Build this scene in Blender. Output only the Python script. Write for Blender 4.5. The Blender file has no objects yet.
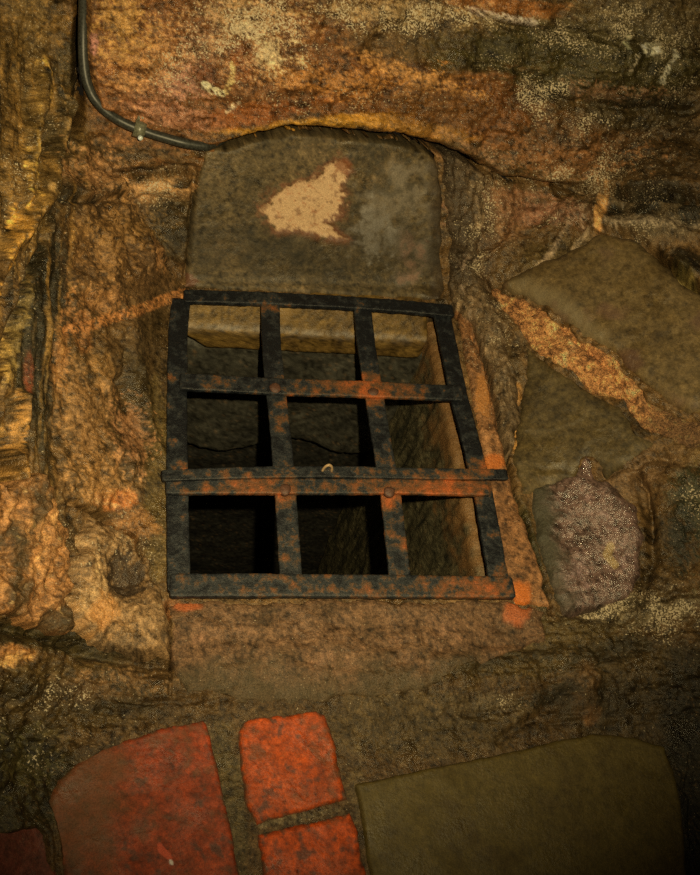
import bpy, math
import numpy as np
from mathutils import Matrix, Vector

S = bpy.context.scene
COL = S.collection
f32 = np.float32
# ------------------------------------------------------------------ camera pose (solved from the grate's own geometry)
CAM = np.array([-0.28912637, -0.05135398, 1.16566667])
rx, ry, rz = 0.59997265, -0.20374559, -0.10499929
F = 851.0
WARM = np.array([1.0, .80, .40])     # colour of the flash; stone colours below were noted as seen under it
def rot():
    cx, sx, cy, sy, cz, sz = math.cos(rx), math.sin(rx), math.cos(ry), math.sin(ry), math.cos(rz), math.sin(rz)
    return (np.array([[cz, -sz, 0], [sz, cz, 0], [0, 0, 1]]) @ np.array([[cy, 0, sy], [0, 1, 0], [-sy, 0, cy]])
            @ np.array([[1, 0, 0], [0, cx, -sx], [0, sx, cx]]))
M = rot()

def ray(U, V):
    d = np.stack([(np.asarray(U) - 350) / F, (437.5 - np.asarray(V)) / F, -np.ones_like(np.asarray(U), float)], -1)
    return d @ M.T
def at(u, v, val=0.0, axis=2):
    d = ray(float(u), float(v)); t = (val - CAM[axis]) / d[axis]
    return CAM + d * t

# ------------------------------------------------------------------ noise
_rng = np.random.RandomState(7)
PERM = _rng.permutation(256).astype(np.int32); PERM = np.concatenate([PERM, PERM, PERM])
_g = _rng.normal(size=(256, 3)); GR = (_g / np.linalg.norm(_g, axis=1)[:, None]).astype(f32)
def perlin(P):
    P = P.astype(f32); I = np.floor(P).astype(np.int32); Fr = P - I
    I &= 255
    w = Fr * Fr * Fr * (Fr * (Fr * 6 - 15) + 10)
    out = 0
    for dx in (0, 1):
        a = PERM[I[..., 0] + dx]; wx = w[..., 0] if dx else 1 - w[..., 0]; fx = Fr[..., 0] - dx
        for dy in (0, 1):
            b = PERM[a + I[..., 1] + dy]; wy = w[..., 1] if dy else 1 - w[..., 1]; fy = Fr[..., 1] - dy
            for dz in (0, 1):
                g = GR[PERM[b + I[..., 2] + dz]]; wz = w[..., 2] if dz else 1 - w[..., 2]; fz = Fr[..., 2] - dz
                out = out + wx * wy * wz * (g[..., 0] * fx + g[..., 1] * fy + g[..., 2] * fz)
    return out * 1.5
def fbm(P, sc, octv=4, seed=0, gain=.5, ridged=False):
    P = np.asarray(P) * np.asarray(sc) + np.array([seed * 17.3, seed * 9.1 + 3, seed * 5.7 + 50]) + 1000
    a, s, out = 1.0, 0.0, 0
    for i in range(octv):
        n = perlin(P)
        if ridged: n = 1 - 2.2 * np.abs(n)
        out = out + a * n; s += a; a *= gain; P = P * 2.03 + 11.7
    return out / s
def sm(x, a=0.0, b=1.0):
    t = np.clip((x - a) / (b - a), 0, 1); return t * t * (3 - 2 * t)
def seg_dist(U, V, pts, closed=False):
    pts = list(pts) + ([pts[0]] if closed else [])
    best = np.full(U.shape, 1e9, f32)
    for (x0, y0), (x1, y1) in zip(pts[:-1], pts[1:]):
        dx, dy = x1 - x0, y1 - y0; L = dx * dx + dy * dy + 1e-9
        t = np.clip(((U - x0) * dx + (V - y0) * dy) / L, 0, 1)
        best = np.minimum(best, (U - x0 - t * dx) ** 2 + (V - y0 - t * dy) ** 2)
    return np.sqrt(best)
def inside(U, V, pts):
    r = np.zeros(U.shape, bool); n = len(pts)
    for i in range(n):
        x0, y0 = pts[i]; x1, y1 = pts[(i + 1) % n]
        if y0 == y1: continue
        c = ((y0 > V) != (y1 > V)) & (U < (x1 - x0) * (V - y0) / (y1 - y0) + x0)
        r ^= c
    return r
def sdist(U, V, pts):
    d = seg_dist(U, V, pts, True); return np.where(inside(U, V, pts), d, -d)
def lin(c):
    c = np.array(c, float) / 255.0
    return np.where(c <= .04045, c / 12.92, ((c + .055) / 1.055) ** 2.4)

# ------------------------------------------------------------------ the pit chamber: floor, left bank, right bank and back wall
KS = 0.016
def H0(x, y):
    pl = [np.zeros_like(x) - .004,
          1.3 * (-.315 - x) + .22 * (y - .7),
          3.6 * (-.60 - x) + .30 * (y - .7),
          .75 * (x - .37) + .18 * (y - .7),
          2.3 * (y - 1.085) - .15 * (x + .1)]
    m = np.max(pl, axis=0)
    return m + KS * np.log(sum(np.exp((p - m) / KS) for p in pl))
def base(U, V):
    D = ray(U, V); lo = np.full(U.shape, .3); hi = np.full(U.shape, 6.0)
    for _ in range(34):
        t = (lo + hi) / 2; X = CAM + D * t[..., None]
        up = X[..., 2] > H0(X[..., 0], X[..., 1])
        lo = np.where(up, t, lo); hi = np.where(up, hi, t)
    P = CAM + D * lo[..., None]; e = .004
    hx = (H0(P[..., 0] + e, P[..., 1]) - H0(P[..., 0] - e, P[..., 1])) / (2 * e)
    hy = (H0(P[..., 0], P[..., 1] + e) - H0(P[..., 0], P[..., 1] - e)) / (2 * e)
    N = np.stack([-hx, -hy, np.ones_like(hx)], -1); N /= np.linalg.norm(N, axis=-1)[..., None]
    return P, N

# ------------------------------------------------------------------ outlines of separate stones, traced on the chamber's surface
OPEN = [(180, 297), (440, 309), (447, 330), (466, 400), (482, 470), (497, 587), (182, 587), (180, 480), (180, 380)]
POLY = {
 'slab': [(205, 150), (228, 148), (250, 141), (290, 134), (340, 137), (400, 144), (425, 151), (436, 161), (443, 200), (440, 250), (446, 290), (440, 299), (185, 288), (188, 250), (194, 200), (200, 170)],
 'jamb': [(440, 150), (470, 161), (482, 176), (480, 215), (474, 255), (486, 290), (505, 330), (515, 380), (520, 420), (512, 455), (508, 460), (498, 415), (486, 370), (472, 325), (452, 304), (448, 270), (446, 200)],
 'mortar': [(488, 286), (505, 292), (530, 303), (560, 325), (590, 345), (615, 360), (635, 383), (655, 403), (680, 418), (740, 425), (740, 458), (685, 450), (660, 439), (640, 426), (625, 402), (595, 394), (570, 374), (545, 357), (525, 337), (505, 312)],
 'boulder': [(500, 286), (520, 274), (560, 258), (600, 236), (632, 238), (660, 262), (690, 292), (780, 330), (780, 420), (686, 417), (659, 402), (638, 382), (617, 358), (592, 343), (561, 323), (532, 302)],
 'olive': [(528, 346), (545, 362), (570, 379), (597, 399), (621, 408), (637, 430), (655, 445), (632, 466), (606, 478), (594, 464), (586, 462), (574, 478), (552, 490), (524, 494), (513, 466), (522, 400)],
 'wet': [(587, 456), (593, 462), (597, 478), (618, 488), (634, 508), (641, 535), (637, 556), (640, 575), (628, 600), (598, 611), (566, 614), (556, 602), (548, 575), (538, 540), (532, 510), (534, 488), (552, 486), (574, 474)],
 'lboulder': [(72, 560), (90, 520), (125, 530), (150, 560), (160, 590), (167, 602), (168, 655), (140, 660), (100, 650), (72, 632), (66, 600)],
 'lorange': [(-60, 500), (0, 480), (38, 478), (60, 520), (66, 560), (66, 600), (70, 632), (40, 628), (0, 618), (-60, 610)],
 'kerb': [(172, 602), (300, 601), (420, 600), (508, 601), (545, 612), (540, 640), (480, 665), (400, 690), (320, 700), (240, 700), (190, 690), (170, 660)],
 'surround': [(456, 308), (470, 322), (486, 372), (498, 418), (505, 462), (513, 495), (530, 540), (546, 590), (550, 608), (515, 603), (500, 560), (486, 470), (470, 390)],
 'tile': [(56, 800), (62, 778), (78, 760), (98, 748), (130, 735), (165, 725), (204, 717), (208, 722), (218, 760), (228, 810), (244, 890), (246, 960), (62, 960), (64, 890), (54, 815)],
 'brick1': [(239, 740), (240, 728), (245, 719), (256, 715), (290, 711), (316, 708), (326, 713), (332, 725), (342, 765), (350, 798), (320, 806), (270, 819), (257, 823), (247, 800), (243, 760)],
 'brick2': [(259, 832), (300, 822), (352, 811), (360, 825), (370, 880), (376, 960), (270, 960), (266, 880)],
 'tile2': [(-80, 835), (0, 832), (42, 822), (52, 830), (58, 880), (60, 960), (-80, 960)],
 'flag': [(358, 782), (420, 768), (500, 752), (560, 738), (596, 731), (640, 735), (668, 745), (684, 790), (690, 850), (700, 960), (384, 960), (374, 880), (366, 830)],
}
# thickness above the bedding (m), edge softness (px), outline roughness (px)
STONE = {'slab': (.006, 5, 2), 'jamb': (.014, 9, 4), 'mortar': (.008, 6, 5), 'boulder': (.022, 18, 3), 'olive': (.010, 14, 3), 'wet': (.016, 18, 4),
         'lboulder': (.022, 18, 6), 'lorange': (.014, 16, 8), 'kerb': (.004, 12, 6), 'surround': (.008, 5, 2),
         'tile': (.007, 6, 2.0), 'brick1': (.008, 8, 2.2), 'brick2': (.008, 8, 2.0), 'tile2': (.004, 6, 2), 'flag': (.009, 5, 1.5)}

def warp(U, V, P, amp):
    a = fbm(P, 30, 3, 91) * amp * 1.6; b = fbm(P, 30, 3, 92) * amp * 1.6
    return U + a, V + b

RUN = np.array([.066, -.952, -.30]); RUN /= np.linalg.norm(RUN)     # the way water runs down the left pillar
def runs(P, k=.9): return P - k * (P @ RUN)[..., None] * RUN
CRACKS = [  # points, half width px, depth m
 ([(222, 141), (250, 133), (290, 126), (340, 129), (400, 136), (425, 143), (450, 151), (470, 160), (484, 172)], 2.1, .20),
 ([(480, 168), (500, 176), (525, 182), (560, 184), (600, 190), (640, 196), (700, 204), (760, 215)], 3.0, .028),
 ([(585, 228), (610, 233), (640, 241), (662, 262), (690, 288), (730, 300)], 5, .022),
 ([(455, 250), (470, 268), (490, 288)], 2.5, .02),
 ([(440, 303), (452, 308), (466, 322), (480, 355), (492, 400), (506, 452), (512, 480), (524, 520), (540, 570), (552, 612)], 1.5, .09),
 ([(60, 200), (95, 203), (130, 200), (165, 196)], 4, .014), ([(110, 175), (140, 172), (170, 168), (192, 170)], 5, .018),
 ([(195, 175), (192, 215), (188, 260), (182, 288)], 2.5, .022),
 ([(78, -150), (78, 0), (79, 60), (80, 105), (78, 125)], 3.2, .10), ([(636, 402), (610, 372), (585, 348), (560, 328)], 2.5, .02),
 ([(86, 505), (112, 520), (135, 540), (146, 565)], 1.6, .03), ([(70, 556), (67, 600), (70, 640), (80, 655)], 2.4, .04), ([(650, 250), (670, 264), (692, 282), (720, 300)], 4, .05), ([(0, 425), (9, 450), (2, 480)], 5, .08), ([(640, 475), (652, 505), (648, 540)], 2.5, .03),
 ([(75, 500), (92, 510), (112, 522), (135, 545)], 2, .012), ([(0, 470), (15, 440), (10, 400)], 5, .025),
 ([(48, 200), (38, 250), (20, 290), (8, 340), (0, 370)], 4, .02),
 ([(68, 560), (66, 600), (70, 640)], 3.5, .02), ([(0, 625), (40, 634), (80, 650), (120, 662), (166, 664)], 7, .02),
 ([(122, 380), (135, 420), (155, 470)], 7, .014), ([(125, 340), (122, 385)], 5, .012),
 ([(168, 600), (169, 640), (170, 690)], 1.6, .010),
 ([(636, 480), (648, 510), (652, 560), (640, 600)], 6, .02),
 ([(525, 482), (533, 530), (548, 590)], 5, .02),
 ([(520, 475), (560, 470), (600, 478), (650, 462)], 4, .012),
 ([(662, 458), (700, 470), (760, 480)], 5, .015),
 ([(556, 612), (610, 618), (650, 600), (700, 590)], 5, .015),
 ([(505, 735), (560, 700), (600, 660), (640, 650)], 5, .008),
 ([(300, 660), (380, 668), (450, 650), (520, 640)], 5, .006),
 ([(465, 5), (500, 25), (560, 30), (620, 40), (700, 50)], 3, .012),
 ([(470, 62), (520, 70), (545, 95), (600, 105), (700, 112)], 4, .012),
 ([(48, 805), (54, 830), (57, 880)], 3, .008),
 ([(620, 206), (608, 212)], 8, .02),
]
RIDGES = [
 ([(45, 60), (38, 110), (28, 150), (20, 200)], 7, .022), ([(66, 90), (52, 150), (36, 200), (20, 225), (0, 262), (-20, 300)], 7, .03),
 ([(20, 400), (16, 440), (12, 480)], 8, .02), ([(528, 432), (552, 430), (568, 424), (582, 417)], 2.2, .006),
 ([(140, 370), (150, 420), (163, 460)], 4, .008), ([(490, 200), (560, 205), (610, 215)], 9, .012),
 ([(600, 196), (597, 225), (588, 236)], 4, .01), ([(590, 232), (640, 226), (700, 235)], 6, .01),
 ([(485, 10), (520, 18), (560, 22)], 5, .008), ([(250, 120), (330, 116), (420, 126)], 6, .008),
]
BUMPS = [(680, 285, 18, 28, .02), (95, 190, 50, 22, .02), (160, 185, 40, 14, .018), (500, 235, 32, 34, .02), (120, 250, 60, 40, .012),
         (660, 215, 30, 14, .01), (640, 600, 60, 18, .015), (690, 500, 30, 40, .02), (585, 690, 16, 26, .010), (30, 300, 22, 60, .01),
         (60, 420, 14, 70, -.02), (120, 575, 26, 26, -.022), (135, 460, 40, 30, .01), (218, 80, 18, 14, .01), (640, 60, 70, 30, .018),
         (560, 140, 80, 25, .012), (350, 75, 110, 25, .014), (130, 60, 40, 50, .014), (230, 30, 60, 30, .012), (600, 800, 260, 120, -.002)]

def relief(U, V, P, stones=True):
    """shape of the rock above the smooth chamber, in metres along its normal"""
    n1 = fbm(P, 5, 3, 1); n2 = fbm(P, 17, 4, 2); n3 = fbm(P, 60, 4, 3); n4 = fbm(P, 150, 3, 9); rd = fbm(P, 24, 3, 4, ridged=True)
    PR_ = runs(P); st = fbm(PR_, 26, 4, 5, .6) + .35 * fbm(PR_, 90, 3, 8)        # upright runs on the left pillar
    la = fbm(P, (9, 55, 55), 4, 6, ridged=True)        # level beds
    fl = sm(V + 12 * n1 * 2, 640, 700)                  # floor
    pil = sm(95 - U + (200 - V) * .05, 0, 40) * sm(560 - V, 0, 80)
    near = sm(sdist(U, V, [(150, 285), (462, 300), (520, 480), (548, 606), (160, 604)]), -26, -2)
    fill = sm(V, 640, 760) * sm(U, 160, 260)
    a = 1 - .88 * near; a = a * (1 - .72 * fill)
    lst = sm(sdist(U, V, [(-90, 630), (165, 660), (280, 690), (200, 712), (60, 755), (-90, 800)]), -6, 14)
    rst = sm(sdist(U, V, [(420, 660), (560, 612), (800, 580), (800, 720), (640, 730), (470, 735)]), -6, 20)
    top = sm(150 - V, -40, 60) * sm(U, 70, 110)
    r = a * (1 - .5 * pil) * (.032 * n1 + .020 * n2 + .0046 * n3 + .002 * rd * (1 - pil)) + (.0010 + .0012 * a) * n4 * (1 - .4 * pil)
    r += pil * (.020 * st) + .004 * top * la + (.009 * lst + .008 * rst) * la + .0015 * n3
    Uw, Vw = warp(U, V, P, 4)
    for pts, w, d in CRACKS:
        q = seg_dist(Uw, Vw, pts); r -= d * np.exp(-(q / w) ** 2) * (1 - .9 * near * (w > 2))
    for pts, w, d in RIDGES:
        q = seg_dist(Uw, Vw, pts); r += d * np.exp(-(q / w) ** 2)
    for u, v, ru, rv, h in BUMPS:
        q = ((Uw - u) / ru) ** 2 + ((Vw - v) / rv) ** 2; r += h * np.exp(-q)
    # the bed above the slab juts out over it
    r += .022 * sm(sdist(U, V, [(-20, -300), (900, -300), (900, 212), (640, 194), (560, 182), (500, 175), (478, 160), (440, 143), (400, 133), (340, 126), (290, 123), (250, 131), (228, 139), (195, 146), (140, 130), (100, 105), (88, 60), (86, -100)]), -3, 5)
    # kerb in front of the grate falls away to the paving
    r -= .018 * sm(V, 650, 730)
    if stones:
        for k, pts in POLY.items():
            h, s, w = STONE[k]
            gd = {'slab': .035, 'boulder': .014, 'olive': .012, 'wet': .014, 'lboulder': .02, 'lorange': .02}.get(k, .016)
            r -= gd * sm(sdist(Uw if w > 2.5 else U, Vw if w > 2.5 else V, pts), 1, 9)
    return r

# ------------------------------------------------------------------ colours of the rock: beds, lime, rust, plus shade painted into hollows and cracks
BLOBS = [ # u, v, ru, rv, rotation deg, colour, strength, raggedness
 (200, 60, 190, 90, 0, (112, 68, 30), .85, .6), (130, 60, 45, 70, 0, (130, 82, 40), .7, .6), (400, 90, 130, 40, 8, (106, 62, 24), .8, .6),
 (410, 40, 70, 20, 4, (82, 60, 28), .8, .5), (580, 60, 150, 40, 3, (64, 54, 22), .95, .4), (640, 20, 80, 30, 0, (84, 70, 38), .7, .7),
 (500, 4, 60, 9, 5, (140, 84, 34), .8, .8), (560, 135, 120, 26, 4, (88, 58, 26), .85, .7), (480, 105, 60, 35, 0, (108, 64, 26), .8, .7),
 (640, 110, 60, 22, 0, (60, 48, 22), .85, .5), (660, 160, 60, 30, 0, (66, 48, 22), .8, .6),
 (330, 75, 110, 16, 6, (160, 104, 44), .7, 1.3), (410, 72, 70, 8, 18, (168, 116, 56), .7, 1.3), (300, 122, 90, 9, -6, (170, 118, 36), .8, .8), (410, 124, 60, 9, 10, (160, 108, 36), .7, .8),
 (250, 110, 60, 12, -10, (122, 66, 24), .8, .7), (165, 108, 50, 16, 15, (150, 100, 66), .6, 1.0), (245, 15, 50, 26, 0, (150, 124, 76), .6, 1.6),
 (205, 45, 30, 26, 0, (150, 112, 76), .5, 1.6), (180, 80, 30, 20, 0, (160, 110, 80), .55, 1.2), (380, 10, 90, 12, 3, (150, 120, 70), .55, 1.7), (265, 50, 24, 16, -20, (210, 190, 130), .7, 1.9), (245, 28, 14, 12, 0, (214, 196, 140), .7, 1.8),
 (560, 160, 70, 16, 4, (130, 86, 44), .5, 1.1), (600, 90, 60, 10, 0, (140, 96, 60), .5, 1.3),
 (500, 210, 60, 20, 0, (128, 84, 48), .8, .9), (500, 235, 26, 34, 0, (130, 92, 52), .8, .7), (505, 238, 9, 18, 10, (92, 60, 30), .8, .5),
 (560, 215, 60, 16, 4, (120, 80, 52), .6, 1.1), (650, 215, 60, 22, 5, (80, 66, 40), .8, .8), (560, 270, 60, 30, 0, (84, 66, 32), .8, .5), (640, 225, 60, 6, 0, (150, 126, 88), .5, 1.2),
 (602, 212, 5, 22, 12, (200, 140, 70), .9, .7), (578, 248, 3.5, 24, 38, (176, 146, 100), .8, .8), (548, 258, 3.5, 22, 35, (170, 140, 96), .7, .8), (680, 285, 17, 26, -10, (112, 92, 42), .9, .4),
 (490, 300, 30, 60, 25, (84, 62, 32), .8, .8), (480, 240, 14, 60, 0, (72, 52, 28), .8, .6),
 # left bank
 (30, 110, 60, 160, 0, (92, 68, 30), .9, .4), (28, 60, 18, 120, 4, (112, 84, 38), .6, .9), (12, 170, 12, 120, 0, (118, 84, 36), .6, 1.0), (8, 430, 22, 60, 0, (98, 70, 32), .9, .8), (60, 120, 16, 90, 8, (64, 52, 26), .7, .7), 
 (95, 175, 44, 30, 0, (150, 104, 56), .85, 1.0), (150, 190, 46, 12, 0, (186, 134, 74), .9, .9), (60, 190, 24, 14, 0, (52, 44, 24), .6, 1.2),
 (110, 260, 70, 70, 0, (100, 70, 36), .8, .6), (170, 225, 24, 40, 0, (62, 50, 26), .8, .6), (150, 250, 8, 24, -20, (150, 100, 50), .6, 1.1), (75, 255, 18, 34, 10, (130, 90, 44), .5, 1.1),
 (40, 340, 30, 110, 5, (56, 48, 26), .9, .5), (15, 340, 7, 60, 12, (140, 110, 50), .5, 1.0), (26, 375, 3, 22, 0, (130, 60, 30), .7, .7), (3, 450, 6, 30, 0, (40, 34, 16), .9, .3),  # tall first blob paints in the shadow band on the left bank
 (110, 400, 50, 110, 0, (96, 70, 36), .75, .7), (100, 370, 12, 18, 0, (150, 108, 54), .6, .8), (65, 345, 8, 60, 5, (160, 104, 50), .6, 1.1), (150, 350, 20, 60, 5, (74, 56, 28), .7, .7), (140, 400, 12, 60, -15, (62, 50, 26), .7, .6),
 (110, 410, 30, 12, 0, (70, 54, 26), .7, .8), (157, 480, 14, 110, 0, (84, 66, 30), .85, .5), (115, 500, 20, 10, 10, (180, 104, 44), .8, .9), (140, 525, 22, 14, 20, (140, 92, 44), .6, .9), (80, 470, 30, 50, 0, (118, 84, 42), .6, .9),
 (60, 640, 100, 16, 8, (56, 46, 20), .9, .5), (50, 700, 100, 40, 0, (90, 68, 30), .8, .8), (90, 690, 50, 20, 5, (120, 84, 46), .5, 1.1), (20, 780, 60, 60, 0, (60, 52, 24), .9, .4), (10, 655, 20, 10, 0, (170, 110, 50), .8, .9),  # first blob paints in the shadow under the left stones
 # front
 (210, 720, 60, 20, 0, (100, 74, 38), .6, .9), (230, 790, 16, 80, -8, (92, 76, 40), .8, .7), (430, 720, 110, 34, 0, (88, 68, 34), .85, .7), (530, 650, 110, 30, -8, (80, 62, 28), .85, .7), (640, 700, 80, 60, 0, (78, 60, 30), .85, .7),
 (490, 700, 30, 14, 0, (112, 92, 58), .5, 1.3), (585, 690, 13, 26, 0, (122, 88, 48), .85, .6), (595, 714, 9, 9, 0, (146, 100, 52), .85, .5), (640, 610, 80, 26, -8, (74, 62, 36), .8, 1.0),
 (690, 510, 24, 60, 0, (50, 52, 30), .85, 1.0), (665, 560, 18, 50, 0, (78, 58, 28), .8, .8), (690, 800, 30, 90, 0, (54, 46, 26), .9, .6), (685, 455, 40, 12, -10, (120, 90, 44), .6, .9), (640, 470, 50, 18, -20, (96, 70, 40), .7, .8),  # the low dark blob paints in the dim lower right corner
 (533, 560, 10, 60, -12, (56, 50, 22), .9, .4), (515, 400, 14, 60, -10, (80, 62, 34), .8, .9), (520, 440, 9, 16, 0, (176, 122, 54), .85, .7), (518, 395, 5, 12, 0, (160, 110, 50), .7, .8), (150, 620, 12, 16, 0, (130, 96, 50), .4, 1.0),
 (175, 610, 18, 10, 0, (130, 80, 40), .6, .8),
 (135, 45, 40, 40, 0, (170, 120, 62), .55, 1.5), (120, 20, 30, 30, 0, (150, 112, 48), .5, 1.4), (250, 40, 50, 40, 0, (156, 110, 60), .5, 1.4), (540, 150, 90, 22, 4, (130, 84, 44), .4, 1.6), (430, 105, 60, 20, 10, (90, 58, 24), .7, .8),
 (545, 92, 26, 10, 0, (34, 32, 18), .7, 1.3), (640, 100, 60, 9, 5, (36, 32, 16), .6, 1.2), (520, 96, 20, 12, 0, (40, 36, 22), .6, 1.3), (614, 212, 9, 8, 0, (24, 22, 12), .9, .6), (645, 210, 14, 9, 0, (30, 28, 16), .8, .9), (690, 212, 12, 12, 0, (30, 28, 16), .8, .9),  # near-black blobs paint in the shade of the hollows
 (660, 195, 50, 6, 5, (34, 30, 16), .7, .9), (690, 262, 24, 10, 25, (28, 26, 14), .8, .9), (205, 72, 12, 16, 0, (96, 52, 24), .7, .8), (240, 55, 14, 20, 0, (120, 66, 30), .6, .8),  # the two darkest blobs paint shade along the cracks
 (130, 170, 40, 5, 0, (34, 28, 16), .75, 1.0), (95, 205, 40, 5, 4, (40, 32, 18), .7, 1.1), (70, 195, 12, 12, 0, (26, 26, 16), .75, 1.3), (120, 230, 50, 24, 0, (110, 80, 36), .6, 1.0), (100, 300, 20, 14, 0, (150, 100, 50), .6, 1.2),  # dark blobs here paint shade into the cracks
 (110, 240, 30, 40, 10, (150, 106, 54), .55, 1.5), (90, 420, 30, 60, 0, (140, 98, 50), .6, 1.4), (130, 440, 20, 40, 0, (150, 100, 56), .6, 1.3), (60, 530, 14, 40, 0, (80, 62, 30), .6, 1.0), (100, 480, 30, 20, 20, (150, 106, 54), .6, 1.2),
 (45, 300, 16, 80, 5, (40, 34, 18), .75, .9), (50, 430, 12, 60, 0, (44, 38, 20), .75, .9), (30, 510, 20, 14, 0, (60, 46, 22), .6, .9),  # tall dark blobs deepen the painted shadow band
 (30, 690, 60, 10, 0, (44, 38, 18), .6, 1.3), (110, 705, 60, 8, -4, (48, 40, 18), .6, 1.3), (130, 680, 40, 10, 0, (150, 108, 60), .5, 1.5), (110, 735, 60, 10, -8, (130, 98, 56), .5, 1.5), (30, 760, 30, 30, 0, (90, 78, 34), .5, 1.4), (10, 660, 20, 8, -15, (190, 140, 70), .7, 1.1),
 (560, 690, 40, 10, -15, (46, 40, 22), .7, 1.1), (600, 700, 60, 20, 0, (52, 42, 22), .6, 1.0), (620, 650, 70, 16, -12, (40, 36, 20), .6, 1.2), (500, 660, 80, 8, -10, (46, 38, 20), .6, 1.2), (690, 700, 30, 60, 0, (44, 36, 18), .8, .7), (700, 850, 24, 80, 0, (30, 26, 14), .85, .6),  # last two blobs paint the shaded lower right corner
 (680, 540, 18, 30, 0, (28, 30, 18), .8, 1.2), (660, 612, 50, 9, -8, (120, 100, 64), .35, 2.0), (300, 815, 50, 6, -10, (130, 108, 66), .7, 1.0), (360, 790, 10, 40, 0, (100, 80, 44), .7, 1.0),
]
STREAKS = [  # mineral and mortar lines
 ([(70, 328), (90, 326), (112, 318), (135, 312), (152, 305), (183, 294)], 5.0, (176, 112, 54), .85), ([(82, 318), (84, 345)], 8, (150, 96, 46), .7),
 ([(666, 50), (652, 78)], 2.6, (190, 174, 130), .9), ([(638, 47), (648, 46)], 5.5, (214, 196, 144), .95), ([(618, 34), (617, 44)], 2.2, (170, 160, 110), .7), ([(618, 66), (626, 52)], 2, (160, 140, 100), .7),
 ([(545, 262), (560, 240), (570, 225)], 2.0, (160, 130, 90), .5), ([(470, 10), (500, 16), (530, 22)], 3.5, (200, 176, 140), .6),
 ([(203, 82), (212, 88), (220, 90)], 3.5, (206, 186, 128), .9), ([(224, 88), (230, 72), (231, 62)], 2.6, (190, 160, 90), .7), ([(226, 108), (236, 98)], 2, (200, 170, 120), .7),
 ([(528, 432), (552, 430), (568, 424), (582, 417)], 1.2, (140, 120, 84), .7), ([(610, 548), (606, 556), (614, 566)], 3, (190, 150, 84), .9),
 ([(500, 640), (530, 635)], 1.2, (170, 160, 130), .4), ([(95, 500), (118, 506)], 2, (190, 150, 90), .5),
 ([(94, 35), (94, 48)], 4, (170, 110, 90), .7), ([(440, 128), (475, 150), (500, 168)], 3, (150, 110, 70), .4),
]
def colour(U, V, P, c0=(92, 66, 32), c1=(62, 48, 24), c2=(128, 92, 48), blobs=True, seed=0, con=1.0):
    n1 = fbm(P, 13, 5, 20 + seed, .6); n2 = fbm(P, 55, 4, 21 + seed, .65); n3 = fbm(P, 190, 3, 22 + seed, .7)
    if blobs:      # the upper rock is bedded: its colours run level
        bd = np.maximum(sm(260 - V, 0, 60) * sm(U, 80, 110), sm(V, 600, 640) * .7); Pb = P * np.array([.38, 1.0, 1.25]) + np.array([0, 0, 0])
        n1 = n1 * (1 - bd) + bd * fbm(Pb, 22, 5, 30, .6); n2 = n2 * (1 - bd) + bd * fbm(Pb, 70, 4, 31, .65)
    C = np.zeros(U.shape + (3,)) + lin(c0)
    C += (lin(c1) - C) * (sm(-n1 - .3 * n2, 0, .5) * .85)[..., None]
    C += (lin(c2) - C) * (sm(n1 + .6 * n2, .1, .7) * .8)[..., None]
    if blobs:
        nn = n1 * .5 + n2 * .8; nn2 = nn + n3 * .9
        for u, v, ru, rv, a, c, s, rg in BLOBS:
            ca, sa = math.cos(math.radians(a)), math.sin(math.radians(a))
            x = (U - u) * ca + (V - v) * sa; y = -(U - u) * sa + (V - v) * ca
            q = np.sqrt((x / ru) ** 2 + (y / rv) ** 2)
            w = s * sm(1.25 - q + (nn if rg < .95 else nn2) * rg * 1.3 - (.25 if rg >= 1 else 0), 0, .55)
            C += (lin(c) - C) * w[..., None]
        Uw, Vw = U + n2 * 3, V + n3 * 4
        for pts, w_, c, s in STREAKS:
            q = seg_dist(Uw, Vw, pts); w = s * sm(1.3 - q / w_, 0, .5) * sm(n3 * 1.4 + .35, 0, .4)
            C += (lin(c) - C) * w[..., None]
    if blobs:      # the left pillar is run with thin upright ochre and black streaks
        pil = sm(92 - U + (200 - V) * .05, 0, 34) * sm(540 - V, 0, 80)
        s1 = fbm(runs(P, .93), 75, 4, 27, .65); s2 = fbm(runs(P, .93), 120, 3, 28)
        C += (lin((150, 108, 46)) - C) * (pil * .7 * sm(s1, .05, .4))[..., None]
        C += (lin((36, 30, 14)) - C) * (pil * .75 * sm(-s1, .05, .4))[..., None]
        for pts, w_, c in ([(44, 62), (37, 110), (27, 150), (22, 200)], 5, (206, 156, 66)), ([(20, 205), (8, 240), (-6, 290)], 6, (216, 150, 56)), ([(18, 395), (17, 440), (12, 478)], 5, (184, 128, 56)), ([(66, 90), (50, 150), (36, 205)], 4, (160, 120, 60)), ([(12, 330), (8, 380)], 5, (180, 136, 60)):
            q = seg_dist(U + 10 * n2, V, pts); C += (lin(c) - C) * (.8 * sm(1.2 - q / w_ + 1.2 * n3, 0, .8) * sm(s2, -.1, .3))[..., None]
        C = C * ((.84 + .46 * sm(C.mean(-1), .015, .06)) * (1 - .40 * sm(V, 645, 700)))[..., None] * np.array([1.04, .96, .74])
    n5 = fbm(P, 95, 3, 29, .6)
    k = 1 + .9 * n2 + 1.3 * n5 + 1.3 * n3 + .35 * n1
    C *= np.clip(1 + (k - 1) * con, .25, 2.4)[..., None]
    # grit: ochre and dark grains
    g = fbm(P, 420, 2, 23 + seed); gm = sm(g, .22, .5)
    C += (lin((178, 128, 66)) - C) * (gm * .35 * con * sm(n1 + .1, -.2, .5))[..., None]
    return np.clip(C, .002, .85)
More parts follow.
